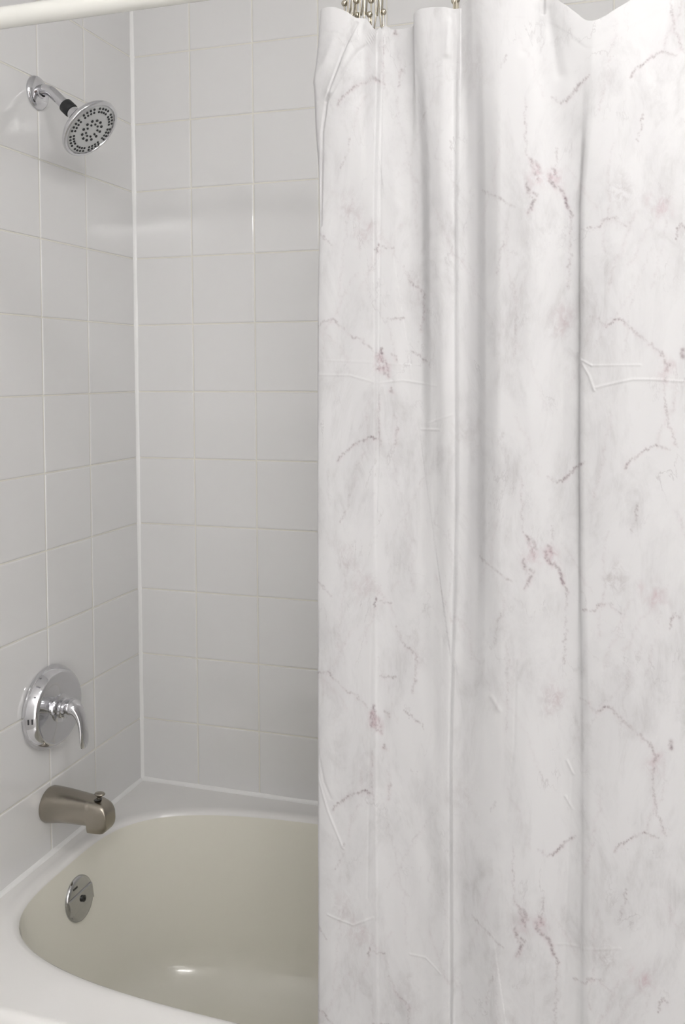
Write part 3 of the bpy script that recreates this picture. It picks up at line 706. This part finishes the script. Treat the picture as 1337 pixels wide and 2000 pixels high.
def curtain_mat():
    mt, ns, lk, b = nmat('marble_print_fabric')
    at = N(ns, 'ShaderNodeAttribute', attribute_name='print'); sepc = N(ns, 'ShaderNodeSeparateColor'); lk.new(at.outputs['Color'], sepc.inputs[0])
    tc = N(ns, 'ShaderNodeTexCoord')
    def noise(scale, detail, sc=(1, 1, 1), rot=(0, 0, 0), rough=0.55, dist=0.0):
        mp = N(ns, 'ShaderNodeMapping'); mp.inputs['Scale'].default_value = sc; mp.inputs['Rotation'].default_value = rot
        lk.new(tc.outputs['Object'], mp.inputs['Vector'])
        nz = N(ns, 'ShaderNodeTexNoise'); nz.inputs['Scale'].default_value = scale; nz.inputs['Detail'].default_value = detail
        nz.inputs['Roughness'].default_value = rough; nz.inputs['Distortion'].default_value = dist
        lk.new(mp.outputs[0], nz.inputs['Vector']); return nz.outputs['Fac']
    def rng_(v, a, b_, c=0.0, d=1.0):
        r = N(ns, 'ShaderNodeMapRange'); r.inputs['From Min'].default_value = a; r.inputs['From Max'].default_value = b_
        r.inputs['To Min'].default_value = c; r.inputs['To Max'].default_value = d; lk.new(v, r.inputs['Value']); return r.outputs[0]
    def mul(a, b_):
        m_ = N(ns, 'ShaderNodeMath', operation='MULTIPLY')
        for i, v in enumerate((a, b_)):
            if isinstance(v, (int, float)): m_.inputs[i].default_value = v
            else: lk.new(v, m_.inputs[i])
        return m_.outputs[0]
    def mix(f, A, B):
        x = N(ns, 'ShaderNodeMix', data_type='RGBA')
        lk.new(f, x.inputs[0])
        for i, v in ((6, A), (7, B)):
            if isinstance(v, tuple): x.inputs[i].default_value = (*v, 1)
            else: lk.new(v, x.inputs[i])
        return x.outputs[2]
    white = (0.66, 0.657, 0.662)
    # soft grey veiling, large and medium, drawn out along a steep diagonal
    c1 = rng_(noise(9, 9, (1.5, 1, 0.7), (0, 0.35, 0), 0.68, 0.6), 0.45, 0.70)
    c2 = rng_(noise(32, 8, (1.6, 1, 0.6), (0, -0.4, 0), 0.7, 0.8), 0.46, 0.72)
    col = mix(mul(c1, 0.60), white, (0.54, 0.535, 0.54))
    col = mix(mul(c2, mul(c1, 0.9)), col, (0.44, 0.43, 0.43))
    # faint hairline veins where two noise values cross
    nv = noise(7, 7, (1.4, 1, 0.7), (0, 0.5, 0), 0.62, 0.4)
    ab = N(ns, 'ShaderNodeMath', operation='SUBTRACT'); lk.new(nv, ab.inputs[0]); ab.inputs[1].default_value = 0.5
    ab2 = N(ns, 'ShaderNodeMath', operation='ABSOLUTE'); lk.new(ab.outputs[0], ab2.inputs[0])
    hair = rng_(ab2.outputs[0], 0.0, 0.007, 1.0, 0.0)
    gate = rng_(noise(18, 3), 0.50, 0.68)
    col = mix(mul(mul(hair, gate), 0.45), col, (0.38, 0.36, 0.37))
    brk = rng_(noise(160, 4, (1, 1, 1), (0, 0, 0), 0.7), 0.35, 0.60, 0.25, 1.0)
    pw = noise(95, 6, (1.2, 1, 0.8), (0, 0.5, 0), 0.7, 0.8)
    col = mix(mul(sepc.outputs[2], rng_(pw, 0.40, 0.62, 0.0, 0.85)), col, (0.47, 0.455, 0.455))
    col = mix(mul(sepc.outputs[1], rng_(pw, 0.38, 0.60, 0.15, 0.9)), col, (0.54, 0.42, 0.45))
    col = mix(mul(mul(sepc.outputs[0], brk), 0.88), col, (0.14, 0.085, 0.10))
    lk.new(col, b.inputs['Base Color'])
    b.inputs['Roughness'].default_value = 0.62; b.inputs['Specular IOR Level'].default_value = 0.3
    # fine weave
    wv = noise(1500, 2, (1, 1, 1)); bp = N(ns, 'ShaderNodeBump'); bp.inputs['Strength'].default_value = 0.06; bp.inputs['Distance'].default_value = 0.0004
    lk.new(wv, bp.inputs['Height']); lk.new(bp.outputs[0], b.inputs['Normal'])
    tr = N(ns, 'ShaderNodeBsdfTranslucent'); lk.new(col, tr.inputs['Color'])
    mx = N(ns, 'ShaderNodeMixShader'); mx.inputs[0].default_value = 0.22
    outn = ns['Material Output']; lk.new(b.outputs[0], mx.inputs[1]); lk.new(tr.outputs[0], mx.inputs[2]); lk.new(mx.outputs[0], outn.inputs['Surface'])
    return mt
me.materials.append(curtain_mat())

# ------------------------------------------------------------------ curtain hooks
GRP = 'double roller hooks on the curtain rod'
def hook(x, label, drop, balls, lean=0.0, pair=0.0058, yb=0.013, low=None):
    low = low if low is not None else drop-0.014
    """two wires over the rod; each lower end turns up into a pin with a ball. balls: (dx, z, y) relative to the rod centre"""
    h = thing('curtain_hook', label, 'curtain hook', (x, RYc, RZc), GRP)
    wr_ = 0.00115; rb = RR+0.0042
    mb = MB()
    for s in (-1, 1):
        pts = []
        dx = s*pair/2
        for i in range(8): f = i/7; pts.append((dx*(0.6+0.4*(1-f))+lean*(1-f), -yb-0.004*(1-f), drop+(-0.004-drop)*f))
        for i in range(1, 17):
            a = PI*i/17; pts.append((dx*0.6, -rb*math.cos(a)*1.0, rb*math.sin(a)))
        for i in range(7): f = i/6; pts.append((dx*(0.6+0.4*f)+lean*f, yb*(1-f)+0.002*f - 0.012*f, -0.004+(drop+0.002+0.004)*f))
        tube(mb, pts, wr_, 10)
    # lower clip and pins
    for (bx, bz, by) in balls:
        s = 1 if bx > 0 else -1
        tube(mb, [(lean+s*pair/2, -yb-0.004, drop+0.004), (lean+s*pair/2, -yb-0.005, drop-0.004), (lean*0.5+bx*0.5, by-0.001, low), (bx, by, low+0.002), (bx, by, drop), (bx, by, bz)], wr_*0.95, 10)
    mb.build('wire_frame', M['hook'], h, smooth=True, angle=60)
    for (bx, bz, by) in balls:
        mb = MB(); sphere(mb, (bx, by, bz), 0.0040, 20); mb.build('ball', M['hook'], h, smooth=True)
    for k in range(4):
        a = PI*(k+0.5)/4; mb = MB(); sphere(mb, (0, -rb*math.cos(a), rb*math.sin(a)), 0.0040, 14); mb.build('roller', M['hook'], h, smooth=True)
Z_ = lambda z: z-1.465
hook(0.7803, 'leftmost nickel curtain hook, its balls flanking a wire pair over the curtain edge', Z_(1.400), [(0.7718-0.7803, Z_(1.4172), -0.012), (0.7871-0.7803, Z_(1.4180), -0.012)], 0.000)
hook(0.7945, 'nickel curtain hook second from the left in the bunched cluster', Z_(1.399), [(0.7883-0.7945, Z_(1.4007), -0.012), (0.8062-0.7945, Z_(1.4164), -0.012)], 0.0015)
hook(0.8135, 'nickel curtain hook at the right of the bunched cluster, two low balls beside its wires', Z_(1.396), [(0.8041-0.8135, Z_(1.3994), -0.012), (0.8217-0.8135, Z_(1.4004), -0.012)], 0.0030)
hook(0.9115, 'nickel curtain hook alone right of the cluster, piercing the smooth raised fold', Z_(1.386), [(-0.0012, Z_(1.402), -0.014), (0.0016, Z_(1.404), -0.012)], 0.0, pair=0.0030)
hook(1.0150, 'nickel curtain hook left of the sagging dip in the curtain top', Z_(1.386), [(-0.0030, Z_(1.4040), -0.014), (0.0030, Z_(1.4040), -0.012)], 0.0, pair=0.003)
hook(1.1600, 'nickel curtain hook right of the sagging dip in the curtain top', Z_(1.386), [(-0.0030, Z_(1.4040), -0.014), (0.0030, Z_(1.4040), -0.012)], 0.0, pair=0.003)
# gather tips of the clips where they pierce the cloth
# ------------------------------------------------------------------ lamps of the room
vl = thing('vanity_light', 'wall lamp with three lit white globes on the painted wall facing the tub', 'lamp', (1.48, RY, D+1.76))
mb = MB(); box(mb, (-0.30, 0.0005, -0.055), (0.30, 0.025, 0.055)); mb.build('back_plate', M['chrome'], vl)
for k in (-1, 0, 1):
    mb = MB(); lathe(mb, [(0.028, 0.02), (0.024, 0.05), (0.020, 0.08)], (0.21*k, 0, 0), (0, 1, 0), 24); a = mb.build('arm', M['chrome'], vl, smooth=True)
    mb = MB(); sphere(mb, (0.21*k, 0.125, 0), 0.052, 32); mb.build('globe', M['globe'], vl, smooth=True)
cl = thing('ceiling_lamp', 'round white flush ceiling lamp in the middle of the bathroom', 'lamp', (CEILING_AT[0], CEILING_AT[1], D+CEIL))
mb = MB(); lathe(mb, [(0.155, -0.0005), (0.160, -0.020), (0.150, -0.028)], (0, 0, 0), (0, 0, 1), 48); mb.build('rim', M['chrome'], cl, smooth=True)
mb = MB(); lathe(mb, [(0.150, -0.010), (0.145, -0.040), (0.110, -0.062), (0.060, -0.074), (0, -0.078)], (0, 0, 0), (0, 0, 1), 48); mb.build('glass', M['ceilglass'], cl, smooth=True)
